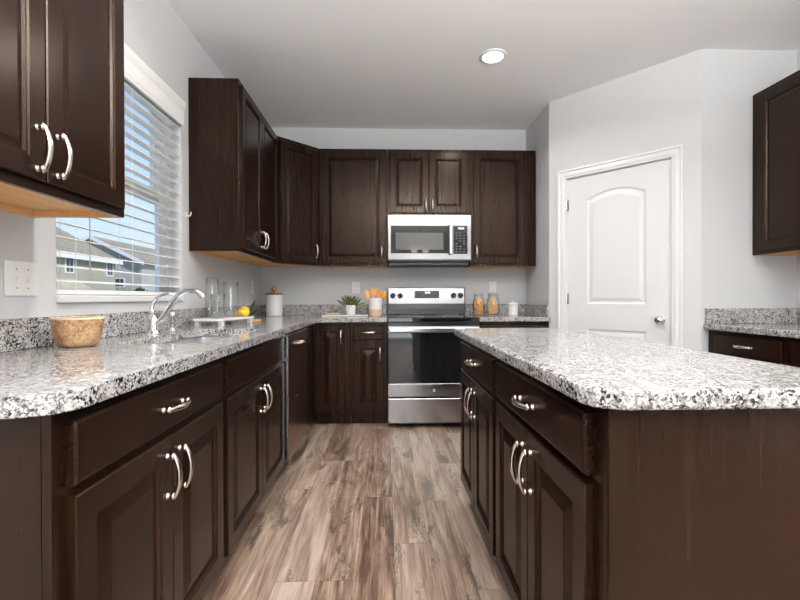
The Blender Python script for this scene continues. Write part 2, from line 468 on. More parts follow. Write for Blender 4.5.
bm = boxes((-WL-.07, -WL+.014, WY0+.0005, WY1-.0005, WZ0-.0305, WZ0-.001)); struct(obj('trim_1', bm, TRIM, bevel=.005))

# pantry door casing, door, hinges, knob
pd = struct(empty('door_1', (P1.x, P1.y, 0), ANG))
def door_face(bm, x0, x1, z0, z1, panels, yf):
    """front skin with moulded panels. panels: (px0,px1,pz0,pz1,arch). Strips fill the rest"""
    N = 14
    def loop(a0, a1, b0, b1, arch, y):
        ps = []
        for i in range(N): t = i/N; ps.append((a0+(a1-a0)*t, b0))
        for i in range(N): t = i/N; ps.append((a1, b0+(b1-b0)*t))
        for i in range(N): t = i/N; x = a1+(a0-a1)*t; ps.append((x, b1+arch*(1-(2*t-1)**2)))
        for i in range(N): t = i/N; ps.append((a0, b1+(b0-b1)*t))
        return [bm.verts.new((x, y, z)) for x, z in ps]
    zc = z0
    for k, (px0, px1, pz0, pz1, arch) in enumerate(panels):
        zt = z1 if k == len(panels)-1 else (pz1+panels[k+1][2])/2
        L = [loop(x0, x1, zc, zt, 0, yf)]
        for ins, dy in ((0, 0), (.010, .007), (.022, .007), (.045, .001), (.050, .001)):
            L.append(loop(px0+ins, px1-ins, pz0+ins, pz1-ins, arch*(1-ins*1.5), yf+dy))
        for a, b_ in zip(L, L[1:]):
            for i in range(len(a)):
                j = (i+1) % len(a); bm.faces.new((a[i], a[j], b_[j], b_[i]))
        bm.faces.new(L[-1]); zc = zt
bm = bmesh.new(); ds0, ds1, dz0, dz1 = .156, .912, .012, 2.055
box(bm, ds0, ds1, .012, .045, dz0, dz1)
bm.faces.ensure_lookup_table()
bmesh.ops.delete(bm, geom=[bm.faces[2]], context='FACES_ONLY')
door_face(bm, ds0, ds1, dz0, dz1, [(.322, .752, .22, .827, 0), (.320, .747, 1.03, 1.866, .055)], .012)
obj('door_slab', bm, DOORP, pd)
bm = bmesh.new()
lathe(bm, [(.028, .012), (.030, .004), (.026, -.002), (.012, -.006), (.011, -.028), (.022, -.034), (.029, -.048), (.028, -.060), (.018, -.068), (.004, -.071)], 20, (.849, 0, .917), 'y')
obj('door_handle', bm, CHROME, pd, smooth=True)
for z in (1.84, 1.07, .30):
    bm = bmesh.new(); lathe(bm, [(.006, -.045), (.006, .045)], 10, (.152, -.004, z)); box(bm, .152, .172, .001, .011, z-.043, z+.043)
    obj('hinge', bm, NICKEL, pd)
bm = bmesh.new()
prof = [(0, 0), (.0, -.018), (.012, -.020), (.020, -.012), (.045, -.014), (.060, -.009), (.068, -.009), (.068, 0)]
o0, o1, zt = S0-.068, S1+.068, DZ+.068
path = [((o0, 0), (1, 0)), ((o0, zt), (1, -1)), ((o1, zt), (-1, -1)), ((o1, 0), (-1, 0))]
rows = []
for (px, pz), (dx, dz) in path: rows.append([bm.verts.new((px+dx*a, b_, pz+dz*a)) for a, b_ in prof])
for a, b_ in zip(rows, rows[1:]):
    for i in range(len(prof)):
        j = (i+1) % len(prof); bm.faces.new((a[i], a[j], b_[j], b_[i]))
bm.faces.new(rows[0]); bm.faces.new(rows[-1])
tr = obj('trim_2', bm, TRIM, loc=(P1.x, P1.y, 0), rot=(0, 0, ANG)); struct(tr)
bm = boxes((S0, S0+.005, 0, .1, 0, DZ), (S1-.005, S1, 0, .1, 0, DZ), (S0+.005, S1-.005, 0, .1, DZ-.005, DZ), (S0+.005, S1-.005, .05, .06, 0, DZ-.005))
obj('door_jamb', bm, TRIM, pd)
bm = boxes((0, S0-.068, -.014, 0, 0, .10), (S1+.068, WLEN, -.014, 0, 0, .10))
struct(obj('baseboard_pantry', bm, TRIM, loc=(P1.x, P1.y, 0), rot=(0, 0, ANG)))
struct(obj('baseboard_nook', boxes((P2.x, 2.165, P2.y-.014, P2.y, 0, .10)), TRIM))
struct(obj('baseboard_rear', boxes((-WL, -.15, RY, RY+.014, 0, .10), (1.4, RW, RY, RY+.014, 0, .10)), TRIM))

# ------------------------------------------------------------------ cabinet hardware
def handle_mesh():
    bm = bmesh.new(); L = .105
    pts = []; fl = []
    n = 18
    for i in range(n+1):
        t = i/n; z = (t-.5)*(L+.018); b_ = 1-(2*t-1)**2
        y = -.014-.020*b_**0.8
        pts.append((0, y, z)); w = .0050+.0032*b_
        fl.append((w, .0042+.0022*b_))
    tube(bm, pts, 0, 12, fl, up=(0, 1, 0))
    for s in (-1, 1):
        lathe(bm, [(.0085, 0), (.0095, -.003), (.0060, -.006), (.0055, -.012), (.0085, -.015), (.0095, -.018), (.0070, -.022), (.002, -.0235)], 14, (0, 0, s*L/2), 'y')
    bmesh.ops.recalc_face_normals(bm, faces=bm.faces)
    me = bpy.data.meshes.new('handle'); bm.to_mesh(me); bm.free(); me.materials.append(NICKEL)
    for p in me.polygons: p.use_smooth = True
    return me
HM = handle_mesh()
def handle(parent, x, z, horiz, y=-.019):
    return linked('handle', HM, parent, (x, y, z), (0, PI/2, 0) if horiz else (0, 0, 0))

BASEP = [(0, 0), (0, -.016), (.003, -.019), (.054, -.019), (.058, -.0155), (.062, -.0155), (.066, -.009), (.070, -.009), (.102, -.0165), (.105, -.0180)]
UPPP = [(0, 0), (0, -.016), (.003, -.019), (.052, -.019), (.056, -.0155), (.060, -.0155), (.064, -.009), (.067, -.009), (.080, -.0135), (.083, -.0145)]
DRWP = [(0, 0), (0, -.014), (.005, -.019), (.010, -.0195)]
def panel_mesh(x0, x1, z0, z1, prof, y0=0):
    bm = bmesh.new(); rings(bm, [(x0+i, z0+i, x1-i, z1-i, y0+y) for i, y in prof]); return bm
def door(parent, x0, x1, z0, z1, prof, hx=None, hz=None):
    d = obj('door', panel_mesh(x0, x1, z0, z1, prof), ESP, parent)
    if hx is not None: handle(d, hx, hz, False)
    return d
def drawer(parent, x0, x1, z0, z1, hdl=True):
    d = obj('drawer', panel_mesh(x0, x1, z0, z1, DRWP), ESPX, parent)
    if hdl: handle(d, (x0+x1)/2, (z0+z1)/2, True)
    return d
BH = .876
def base_body(t, w, depth=.61, toe=True, x0=0, endpanel=False):
    bs = [(x0, x0+.016, .0195, depth, .10, BH), (w-.016, w, .0195, depth, .10, BH), (x0+.016, w-.016, .0195, depth, .10, .118), (x0+.016, w-.016, depth-.01, depth, .118, BH)]
    obj('body', boxes(*bs), ESP, t)
    obj('face_frame', boxes((x0, w, 0, .019, .10, BH)), ESP, t, bevel=.0015)
    if toe: obj('toe_kick', boxes((x0, w, .072, .085, 0, .0995)), ESP, t)
DZT, DZB, OZT, OZB = .852, .728, .710, .130
def base_cab(loc, rz, w, label, depth=.61, kind='two', cat='base cabinet', group=None, hand='r', x0=0, dx0=None, dx1=None):
    t = empty('base_cabinet', loc, rz); tag(t, label, cat, group)
    base_body(t, w, depth, x0=x0)
    a, b_ = (dx0 if dx0 is not None else .02), (dx1 if dx1 is not None else w-.02)
    m = (a+b_)/2
    if kind in ('two', 'sink'):
        drawer(t, a, b_, DZB, DZT, kind == 'two')
        door(t, a, m-.002, OZB, OZT, BASEP, m-.034, OZT-.100)
        door(t, m+.002, b_, OZB, OZT, BASEP, m+.034, OZT-.100)
    elif kind == 'one':
        drawer(t, a, b_, DZB, DZT)
        door(t, a, b_, OZB, OZT, BASEP, b_-.028 if hand == 'r' else a+.028, OZT-.10)
    elif kind == 'tall':
        door(t, a, b_, OZB, DZT, BASEP, b_-.028, DZT-.10)
    return t
def upper_cab(loc, rz, w, depth, z0, z1, label, doors, group=None, cat='wall cabinet', body_x=(0, None), hz=None):
    t = empty('wall_cabinet', loc, rz); tag(t, label, cat, group)
    xa, xb = body_x[0], body_x[1] or w
    h = z1-z0
    bs = [(xa, xa+.0035, .0195, depth, 0, h), (xb-.0035, xb, .0195, depth, 0, h), (xa+.0035, xb-.0035, .0195, depth, h-.016, h), (xa+.0035, xb-.0035, depth-.008, depth, .03, h-.016)]
    obj('body', boxes(*bs), ESP, t)
    obj('face_frame', boxes((xa, xb, 0, .019, 0, h)), ESP, t, bevel=.0015)
    obj('underside', boxes((xa+.0036, xb-.0036, .0195, depth-.0005, .0195, .0295), (xa+.0036, xa+.018, .0195, depth-.0005, .0005, .0195),
        (xb-.018, xb-.0036, .0195, depth-.0005, .0005, .0195), (xa+.018, xb-.018, depth-.014, depth-.0005, .0005, .0195)), MAPLE, t)
    for (a, b_, hx) in doors:
        d = door(t, a, b_, .025, h-.03, UPPP, hx, hz or (.126 if h > .8 else .088))
    return t
UZ0, UZ1 = 1.372, 2.438

# ---- left run (front faces +X).  local x -> +Y
FXL = -WL+.61
LR = PI/2
base_cab((FXL, .794, 0), LR, .790, 'dark brown base cabinet nearest the camera on the left, wide drawer over two doors', kind='two', dx0=.034, dx1=.768)
c = base_cab((FXL, 1.584, 0), LR, .930, 'dark brown base cabinet under the sink with a plain false drawer front', kind='sink', dx0=.022, dx1=.912)
# filler to the blind corner
t = empty('filler_panel', (FXL, 3.170, 0), LR); tag(t, 'dark narrow filler panel between dishwasher and the inside corner', 'filler panel')
obj('panel', boxes((0, .482, 0, .019, .10, BH)), ESP, t); obj('toe_kick', boxes((0, .54, .072, .085, 0, .0995)), ESP, t)
# dishwasher
dw = empty('dishwasher', (FXL, 2.520, 0), LR); tag(dw, 'built-in dishwasher with bar handle in the left run before the corner', 'dishwasher')
obj('tub', boxes((.004, .645, .002, .58, .10, .868)), MATBLK, dw)
DWF = plain('stainless_brown_reflection', (0.46, 0.34, 0.26), 0.22, 1.0)  # brown reflection of the facing cabinets put into the steel colour
obj('door', boxes((.0045, .643, -.034, .0, .115, .865)), DWF, dw, bevel=.004)
obj('door_edge', boxes((.001, .0042, -.036, -.002, .113, .867)), STEEL, dw)
DH = handle(dw, .330, .792, True, -.034)
obj('toe_kick', boxes((.004, .645, .06, .075, 0, .099)), MATBLK, dw)

# ---- back run (front faces -Y)
FYB = D-.61
base_cab((FXL+.002, FYB, 0), 0, .298, 'tall single-door dark base cabinet in the inside corner below the counter', kind='tall', dx0=.020, dx1=.252, x0=.0)
base_cab((FXL+.302, FYB, 0), 0, .311, 'narrow dark base cabinet just left of the stove, one drawer over one door', kind='one', dx0=.028, dx1=.278)
base_cab((XR+.766, FYB, 0), 0, RX-XR-.768, 'dark base cabinet right of the stove, mostly hidden behind the island', kind='two')

# ---- island (front faces -X), local x -> -Y
FXI = .411
isl_g = None
base_cab((FXI, 2.285, 0), -LR, .735, 'far dark island cabinet next to the stove, small drawer over two doors', depth=.535, kind='two', dx0=.030, dx1=.715)
base_cab((FXI, 1.550, 0), -LR, .743, 'near dark island cabinet beside the big end panel, wide drawer over two doors', depth=.535, kind='two', dx0=.022, dx1=.711)
t = empty('island_panelling', (FXI, .788, 0)); tag(t, 'plain dark brown wood panelling closing the island end and back', 'panel')
obj('end_panel', boxes((0, .535, 0, .017, 0, BH)), ESP, t)
obj('corner_stile', boxes((-.0, .034, -.006, 0, 0, BH)), ESP, t, bevel=.002)
obj('back_panel', boxes((.5355, .550, 0, 1.496, 0, BH)), ESP, t)

# ---- right run (front faces -X)
FXR = 2.172
base_cab((FXR, P2.y-.001, 0), -LR, .580, 'dark base cabinet against the nook wall, its drawer pull seen past the island', kind='two', depth=.61, dx0=.070, dx1=.553)
base_cab((FXR, P2.y-.582, 0), -LR, .90, 'dark base cabinet at right picture edge, nearer than the one by the nook wall', kind='two', depth=.61, dx0=.03, dx1=.88)

for o in list(COL.objects):
    if o.name.startswith('base_cabinet') and abs(o.location.x-FXR) < 1e-4: o.scale.z = .986
# ---- wall cabinets
FUL = -WL+.305
upper_cab((FUL, .838, 1.360), LR, .694, .305, 0, UZ1-1.360, 'dark wall cabinet nearest the camera, top left, with two curved pulls', [(.018, .325, .293), (.330, .668, .362)], hz=.104)
upper_cab((FUL, 2.709, UZ0), LR, .943, .305, 0, UZ1-UZ0, 'dark wall cabinet right of the window with its pale-lit side showing', [(.025, .446, .412), (.450, .918, .484)])
# diagonal corner cabinet
A = Vector((FUL, D-.61)); B = Vector((-WL+.61, D-.305)); dl = (B-A).length
t = empty('wall_cabinet', (A.x, A.y, UZ0), math.atan2(B.y-A.y, B.x-A.x)); tag(t, 'diagonal dark corner wall cabinet with one tall door', 'wall cabinet')
Minv = t.matrix_basis.inverted() if False else None
ca, sa = math.cos(math.atan2(B.y-A.y, B.x-A.x)), math.sin(math.atan2(B.y-A.y, B.x-A.x))
def loc2(p): 
    d = Vector(p)-A; return (d.x*ca+d.y*sa, -d.x*sa+d.y*ca)
poly = [loc2(p) for p in ((A.x, A.y), (B.x, B.y), (B.x, D), (-WL, D), (-WL, A.y))]
hU = UZ1-UZ0
def inset_poly(front):  # body behind the face frame
    q = list(poly); q[0] = (front*.9, front); q[1] = (dl-front*.9, front); return q
bm = bmesh.new(); pp = [loc2(p) for p in ((A.x-.022, A.y+.002), (B.x-.002, B.y+.022), (B.x-.002, D-.001), (-WL+.001, D-.001), (-WL+.001, A.y+.002))]
prism(bm, pp, .022, hU); obj('body', bm, ESP, t)
bm = bmesh.new(); prism(bm, pp, .012, .0215); obj('underside', bm, MAPLE, t)
obj('face_frame', boxes((.001, dl-.001, .0, .016, 0, hU)), ESP, t)
door(t, .024, dl-.024, .025, hU-.03, UPPP, dl-.055, .126)
FYU = D-.305
upper_cab((-WL+.611, FYU, UZ0), 0, XR+WL-.613, .305, 0, hU, 'dark single-door wall cabinet between the corner and the microwave', [(.028, .600, .566)])
upper_cab((XR, FYU, 1.830), 0, .762, .305, 0, UZ1-1.830, 'short dark two-door wall cabinet directly above the microwave', [(.025, .378, .350), (.384, .738, .412)])
upper_cab((XR+.763, FYU, UZ0), 0, RX-XR-.764-.008, .305, 0, hU, 'dark single-door wall cabinet right of the microwave', [(.030, .500, .052)])
upper_cab((2.475, P2.y-.001, UZ0-.012), -LR, .96, .305, 0, hU+.01, 'dark wall cabinet at the right picture edge over the side counter', [(.060, .498, .470), (.502, .940, .530)])

# ------------------------------------------------------------------ worktops
CT0, CT1 = .8765, .914
WX = -WL+.648
SINK = (-1.00, -.665, 1.62, 2.36)
wt = empty('worktop', (-WL, D, CT0)); tag(wt, 'long L-shaped speckled granite worktop along left wall and corner, with backsplash', 'countertop')
def W2(p): return (p[0]+WL, p[1]-D)
outer = [(-WL+.001, .752), (WX-.075, .752), (WX-.022, .776), (WX, .825), (WX, D-.648-.07), (WX+.07, D-.648), (XR-.004, D-.648), (XR-.004, D-.001), (-WL+.001, D-.001)]
bm = bmesh.new(); prism(bm, [W2(p) for p in outer], 0, CT1-CT0, [W2(p) for p in rrect(SINK[0], SINK[1], SINK[2], SINK[3], .05)])
obj('slab', bm, GRAN, wt, bevel=.007, seg=3, angle=50)
bm = boxes((.001, .020, .752-D, -.001, .0379, .140), (.0205, WL+XR-.004, -.020, -.001, .0379, .140))
obj('backsplash', bm, GRAN, wt, bevel=.003)
wt = empty('worktop', (XR+.766, D, CT0)); tag(wt, 'short speckled granite worktop right of the stove with jars on it', 'countertop')
obj('slab', boxes((0, RX-XR-.767, -.648, -.001, 0, CT1-CT0)), GRAN, wt, bevel=.006, seg=3)
obj('backsplash', boxes((0, RX-XR-.787, -.020, -.001, .0379, .140), (RX-XR-.786, RX-XR-.767, -.610, -.001, .0379, .140)), GRAN, wt, bevel=.003)
IX0, IX1, IY0, IY1 = .371, .982, .757, 2.352
wt = empty('worktop', (IX0, IY0, CT0)); tag(wt, 'speckled granite island worktop filling the right foreground', 'countertop')
w_, l_ = IX1-IX0, IY1-IY0
bm = bmesh.new(); prism(bm, [(.055, 0), (w_, 0), (w_, l_-.05), (w_-.05, l_), (.03, l_), (0, l_-.03), (0, .060), (.014, .022)], 0, CT1-CT0)
obj('slab', bm, GRAN, wt, bevel=.008, seg=3, angle=50)
wt = empty('worktop', (2.133, P2.y, CT0-.012)); tag(wt, 'speckled granite side worktop with backsplash beyond the island at right', 'countertop')
obj('slab', boxes((0, RW-2.134, -1.48, -.001, 0, CT1-CT0)), GRAN, wt, bevel=.006, seg=3)
obj('backsplash', boxes((0.012, RW-2.154, -.020, -.001, .0379, .140), (RW-2.1535, RW-2.134, -1.48, -.001, .0379, .140)), GRAN, wt, bevel=.003)

# ------------------------------------------------------------------ stove
R0 = empty('stove', (XR+.002, 3.58, 0)); tag(R0, 'stainless steel electric stove with black glass top and oven window', 'stove')
rw = .758
obj('body', boxes((0, rw, .02, .66, .03, .878)), BLACK, R0)
for fx_ in (.04, rw-.08):
    for fy_ in (.08, .56): obj('foot', boxes((fx_, fx_+.04, fy_, fy_+.04, 0, .03)), MATBLK, R0)
obj('cooktop', boxes((-.001, rw+.001, -.030, .628, .8785, .918)), BLKG, R0, bevel=.006)
for (bx, by, br) in ((.20, .14, .11), (.56, .14, .09), (.20, .44, .08), (.56, .44, .10)):
    bm = bmesh.new(); lathe(bm, [(br, .9182), (br, .9186), (br-.003, .9186), (br-.003, .9182)], 32, (bx, by, 0), cap=False)
    obj('burner_ring', bm, PRINT, R0)
od = obj('oven_door', boxes((0, rw, -.018, .019, .262, .872)), BLACK, R0, bevel=.003)
obj('oven_window', boxes((.004, rw-.004, -.0235, -.0185, .372, .790)), BLKG, od, bevel=.001)
obj('lower_band', boxes((0, rw, -.024, -.0185, .264, .3705)), STEEL, od, bevel=.002)
obj('upper_band', boxes((0, rw, -.024, -.0185, .7915, .845)), STEEL, od, bevel=.002)
bm = bmesh.new(); box(bm, .004, rw-.004, -.068, -.046, .796, .840)
oh = obj('handle', bm, STEEL, od, bevel=.009, seg=3)
for fx_ in (.02, rw-.05): obj('bracket', boxes((fx_, fx_+.03, -.0465, -.0235, .805, .832)), STEEL, oh)
bm = bmesh.new(); lathe(bm, [(.013, -.0242), (.013, -.0255), (.0118, -.0262)], 24, (rw/2, 0, .315), 'y')
tube(bm, [(rw/2+.010*math.cos(a*PI/8), -.0268, .315+.010*math.sin(a*PI/8)) for a in range(17)], .0008, 6)
for dx in (-.004, .004):
    tube(bm, [(rw/2+dx+.0032*math.cos(a*PI/5+.5), -.0266, .315+.0042*math.sin(a*PI/5+.5)) for a in range(9)], .0007, 6)
obj('emblem', bm, plain('emblem_grey', (.45, .45, .46), .3, 1.0), od)
dr_ = obj('storage_drawer', boxes((0, rw, -.022, .019, .045, .248)), STEEL, R0, bevel=.004)
bm = bmesh.new()
prism(bm, [(0, 0), (.075, 0), (.075, .05), (.05, .26), (0, .26)], 0, rw)   # backguard side profile, extruded
for v in bm.verts:
    x, y, z = v.co; v.co = (z, .675-x, .9185+y)
bg_ = obj('backguard', bm, BLACK, R0, bevel=.004)
def slope_panel(x0, x1, z0, z1, off, th, mat, name, par):
    # panel lying on the slanted front face of the backguard
    def yy(z): 
        zz = z-.9185
        return .600 if zz < .05 else .600+.025*(zz-.05)/.21
    bm = bmesh.new()
    v = [(x0, yy(z0)-off, z0), (x1, yy(z0)-off, z0), (x1, yy(z1)-off, z1), (x0, yy(z1)-off, z1)]
    a = [bm.verts.new(p) for p in v]; b_ = [bm.verts.new((p[0], p[1]-th, p[2])) for p in v]
    bm.faces.new(a); bm.faces.new(b_)
    for i in range(4): j = (i+1) % 4; bm.faces.new((a[i], a[j], b_[j], b_[i]))
    return obj(name, bm, mat, par, bevel=.001)
sp_ = slope_panel(.012, rw-.012, 1.022, 1.172, .0005, .004, STEELD, 'control_panel', bg_)
dsp = slope_panel(.262, .502, 1.076, 1.150, .0050, .003, BLKG, 'display', sp_)
bm = bmesh.new()
for i, x in enumerate((.366, .378, .394, .406)):
    box(bm, x, x+.007, .602, .6035, 1.122, 1.138)
box(bm, .3875, .390, .602, .6035, 1.126, 1.129); box(bm, .3875, .390, .602, .6035, 1.132, 1.135)
obj('clock_digits', bm, DIGIT, dsp)
bm = bmesh.new()
for r_i in range(3):
    for c_i in range(12):
        if r_i == 2 and 4 <= c_i <= 7: continue
        x = .276+c_i*.0185; z = 1.088+r_i*.017
        box(bm, x, x+.009, .6015, .6045, z, z+.003)
obj('button_print', bm, PRINT, dsp)
for kx in (.052, .122, .643, .712):
    bm = bmesh.new(); lathe(bm, [(.027, .6095), (.027, .604), (.023, .599), (.021, .580), (.017, .577)], 22, (kx, 0, 1.100), 'y')
    box(bm, kx-.0035, kx+.0035, .571, .5775, 1.082, 1.118)
    k = obj('knob', bm, MATBLK, bg_, smooth=False)

# ------------------------------------------------------------------ microwave
mw = empty('microwave', (XR+.004, 3.875, 1.366)); tag(mw, 'stainless over-the-range microwave with black window and keypad', 'microwave')
mww = .752; zt = .460
obj('case', boxes((0, mww, .03, .385, .055, zt)), MATBLK, mw)
obj('vent_hood', boxes((.012, mww-.012, .045, .380, .012, .0545), (.0, mww, .0, .04, .042, .0545)), MATBLK, mw, bevel=.003)
md = obj('front', boxes((0, mww, 0, .0295, .055, zt)), STEELD, mw, bevel=.004)
gw = obj('window_surround', boxes((.028, .545, -.004, -.0003, .113, .362)), BLKG, md, bevel=.001)
obj('window_mesh', boxes((.072, .500, -.0052, -.0042, .145, .298)), GREYGL, gw)
bm = bmesh.new(); box(bm, .548, .578, -.040, -.022, .100, .375)
hh_ = obj('handle', bm, STEEL, md, bevel=.007, seg=3)
for fz_ in (.112, .340): obj('bracket', boxes((.555, .571, -.0225, -.0005, fz_, fz_+.02)), STEEL, hh_)
kp = obj('keypad', boxes((.590, .718, -.004, -.0003, .108, .362)), BLKG, md, bevel=.001)
bm = bmesh.new()
for x in (.636, .649, .664, .677): box(bm, x, x+.008, -.0052, -.0042, .330, .343)
obj('clock_digits', bm, DIGIT, kp)
bm = bmesh.new()
for r_i in range(8):
    for c_i in range(3):
        if (r_i+c_i) % 5 == 4: continue
        x = .606+c_i*.034; z = .125+r_i*.024
        box(bm, x+.004, x+.020, -.0050, -.0042, z, z+.004)
obj('button_print', bm, PRINT, kp)
bm = bmesh.new(); lathe(bm, [(.011, -.0004), (.011, -.0015), (.0095, -.0022)], 20, (mww/2, 0, .410), 'y')
obj('emblem', bm, plain('emblem_steel', (.40, .40, .42), .3, 1.0), md)

# ------------------------------------------------------------------ sink and faucet
sk = empty('kitchen_sink', (SINK[0], SINK[2], CT0)); tag(sk, 'undermount stainless steel kitchen sink set in the left granite counter', 'sink')
sw, sl = SINK[1]-SINK[0], SINK[3]-SINK[2]
bm = bmesh.new()
def ringv(ps, z): return [bm.verts.new((x, y, z)) for x, y in ps]
L_ = [ringv(rrect(-.020, sw+.020, -.020, sl+.020, .06), -.003), ringv(rrect(-.002, sw+.002, -.002, sl+.002, .05), -.003),
      ringv(rrect(.004, sw-.004, .004, sl-.004, .05), -.170), ringv(rrect(.02, sw-.02, .02, sl-.02, .05), -.190)]
for a, b_ in zip(L_, L_[1:]):
    for i in range(len(a)): j = (i+1) % len(a); bm.faces.new((a[i], a[j], b_[j], b_[i]))
bm.faces.new(L_[-1])
o = obj('basin', bm, plain('satin_sink_steel', (.72, .72, .73), .34, 1.0), sk, smooth=False); sm = o.modifiers.new('thick', 'SOLIDIFY'); sm.thickness = .0015; sm.offset = -1
bm = bmesh.new(); lathe(bm, [(.045, -.1895), (.043, -.186), (.030, -.187), (.010, -.1885)], 24, (sw/2, sl/2, 0)); obj('drain', bm, CHROME, sk, smooth=True)

fc = empty('faucet', (-1.085, 2.06, CT1)); tag(fc, 'arched chrome kitchen faucet with lever handle behind the sink', 'faucet')
bm = bmesh.new(); lathe(bm, [(.034, 0), (.034, .004), (.028, .010), (.024, .020), (.023, .060), (.021, .078), (.012, .092), (.004, .096)], 24); obj('base', bm, CHROME, fc, smooth=True)
bm = bmesh.new()
sp_pts = [(0.006, 0, .045), (.030, 0, .058), (.058, .001, .100), (.088, .002, .148), (.118, .003, .182), (.148, .004, .200), (.180, .005, .203), (.208, .006, .192), (.232, .007, .168)]
def smooth_pts(p, k=4):
    p = [Vector(q) for q in p]; out = []
    for i in range(len(p)-1):
        a, b_, c_, d_ = p[max(i-1, 0)], p[i], p[i+1], p[min(i+2, len(p)-1)]
        for s in range(k):
            t = s/k; out.append(.5*((2*b_)+(-a+c_)*t+(2*a-5*b_+4*c_-d_)*t*t+(-a+3*b_-3*c_+d_)*t**3))
    out.append(p[-1]); return out
ps = smooth_pts(sp_pts); tube(bm, ps, [.015-.004*i/len(ps)+(.003 if i > len(ps)-4 else 0) for i in range(len(ps))], 14, up=(0, 1, 0))
obj('spout', bm, CHROME, fc, smooth=True)
bm = bmesh.new(); hp = smooth_pts([(0, 0, .090), (-.010, .005, .112), (-.006, .012, .145), (.014, .018, .172), (.042, .020, .188), (.062, .022, .190)])
tube(bm, hp, [.010-.004*i/len(hp) for i in range(len(hp))], 12, up=(0, 1, 0)); obj('lever', bm, CHROME, fc, smooth=True)
ss = empty('sprayer', (-1.085, 2.24, CT1)); tag(ss, 'small chrome side sprayer standing beside the faucet', 'sprayer')
bm = bmesh.new(); lathe(bm, [(.024, 0), (.024, .004), (.017, .012), (.013, .020)], 18); obj('collar', bm, CHROME, ss, smooth=True)
bm = bmesh.new(); lathe(bm, [(.010, .0205), (.011, .05), (.015, .075), (.014, .092), (.004, .097)], 18); obj('wand', bm, CHROME, ss, smooth=True)

# ------------------------------------------------------------------ window blind
bl = empty('window_blind', (-WL, (WY0+WY1)/2, WZ0)); tag(bl, 'white horizontal slat blind hanging open in the kitchen window', 'blind')
bh = hw-.008; zv = 2.104-WZ0
bm = bmesh.new()
pr = [(0.002, 0), (.018, 0), (.020, .012), (.026, .022), (.026, .085), (.034, .100), (.040, .118), (.040, .138), (.002, .138)]
rows = []
for y in (-hw-.008, hw+.008): rows.append([bm.verts.new((a*.62+.001, y, zv+b_)) for a, b_ in pr])
for i in range(len(pr)): j = (i+1) % len(pr); bm.faces.new((rows[0][i], rows[0][j], rows[1][j], rows[1][i]))
bm.faces.new(rows[0]); bm.faces.new(rows[1]); obj('valance', bm, SLAT, bl)
obj('headrail', boxes((-.062, -.004, -bh, bh, hh-.055, hh-.004)), SLAT, bl)
bm = bmesh.new(); z = .030; zs = []
PITCH = .0555; sx = -.034
z = .0545
tilt = math.radians(-8)
while z < hh-.065:
    n_ = 4; th = .0028; up_, dn_ = [], []
    for i in range(n_+1):
        t = i/n_-.5; x = t*.058; zz = x*math.tan(tilt)+.0022*(1-4*t*t)
        up_.append((sx+x, z+zz+th/2)); dn_.append((sx+x, z+zz-th/2))
    prf = up_+dn_[::-1]; rr_ = [[bm.verts.new((a, y, b_)) for a, b_ in prf] for y in (-bh, bh)]
    for i in range(len(prf)): j = (i+1) % len(prf); bm.faces.new((rr_[0][i], rr_[0][j], rr_[1][j], rr_[1][i]))
    bm.faces.new(rr_[0]); bm.faces.new(rr_[1]); zs.append(z); z += PITCH
obj('slats', bm, SLAT, bl)
obj('bottom_rail', boxes((sx-.028, sx+.028, -bh, bh, .0015, .020)), SLAT, bl, bevel=.003)
for y in (-bh+.10, 0, bh-.12):
    bm = bmesh.new()
    for x in (sx-.0305, sx+.0305): tube(bm, [(x, y, .015), (x, y, hh-.055)], .0009, 6)
    obj('ladder_cord', bm, SLAT, bl)
bm = bmesh.new(); tube(bm, [(.004, -bh+.17, zv-.01), (.004, -bh+.17, .06)], .0022, 8); obj('tilt_wand', bm, plain('clear_wand', (.35, .36, .36), .2), bl)
ck = empty('cord_cleat', (-WL, 2.672, 1.585)); tag(ck, 'small white cord cleat on the wall between blind and cabinet', 'cleat')
bm = bmesh.new(); box(bm, 0.0005, .006, -.008, .008, -.016, .016); tube(bm, smooth_pts([(.004, 0, 0), (.02, 0, -.004), (.028, 0, .006), (.028, 0, .02)]), .004, 8)
obj('hook', bm, WHITEP, ck)

# ------------------------------------------------------------------ outlets and switches
def plate(name, loc, rz, w, h, label, cat, slots, group=None):
    t = empty(name, loc, rz); tag(t, label, cat, group)
    obj('cover_plate', boxes((-w/2, w/2, -.006, -.0005, -h/2, h/2)), WHITEP, t, bevel=.002)
    for (x, z, kind) in slots:
        if kind == 'sw':
            s = obj('toggle_switch', boxes((x-.005, x+.005, -.016, -.0062, z-.010, z+.006)), WHITEP, t, bevel=.002)
            obj('screw', boxes((x-.003, x+.003, -.0072, -.0062, z+.029, z+.033), (x-.003, x+.003, -.0072, -.0062, z-.033, z-.029)), NICKEL, t)
        else:
            s = obj('receptacle', boxes((x-.016, x+.016, -.0085, -.0062, z-.014, z+.014)), WHITEP, t, bevel=.003)
            obj('slots', boxes((x-.008, x-.006, -.0090, -.0084, z-.002, z+.008), (x+.006, x+.008, -.0090, -.0084, z-.002, z+.008)), MATBLK, s)
plate('switch_plate', (-WL, 1.475, 1.147), LR, .128, .114, 'white double light switch plate on the left wall', 'light switch', [(-.023, 0, 'sw'), (.023, 0, 'sw')])
plate('outlet_plate', (-.290, D, 1.180), 0, .074, .116, 'white outlet plate on the back wall behind the potted plant', 'outlet', [(0, .026, 'o'), (0, -.026, 'o')])
plate('outlet_plate', (1.065, D, 1.180), 0, .074, .116, 'white outlet plate on the back wall above the orange filled jars', 'outlet', [(0, .026, 'o'), (0, -.026, 'o')])
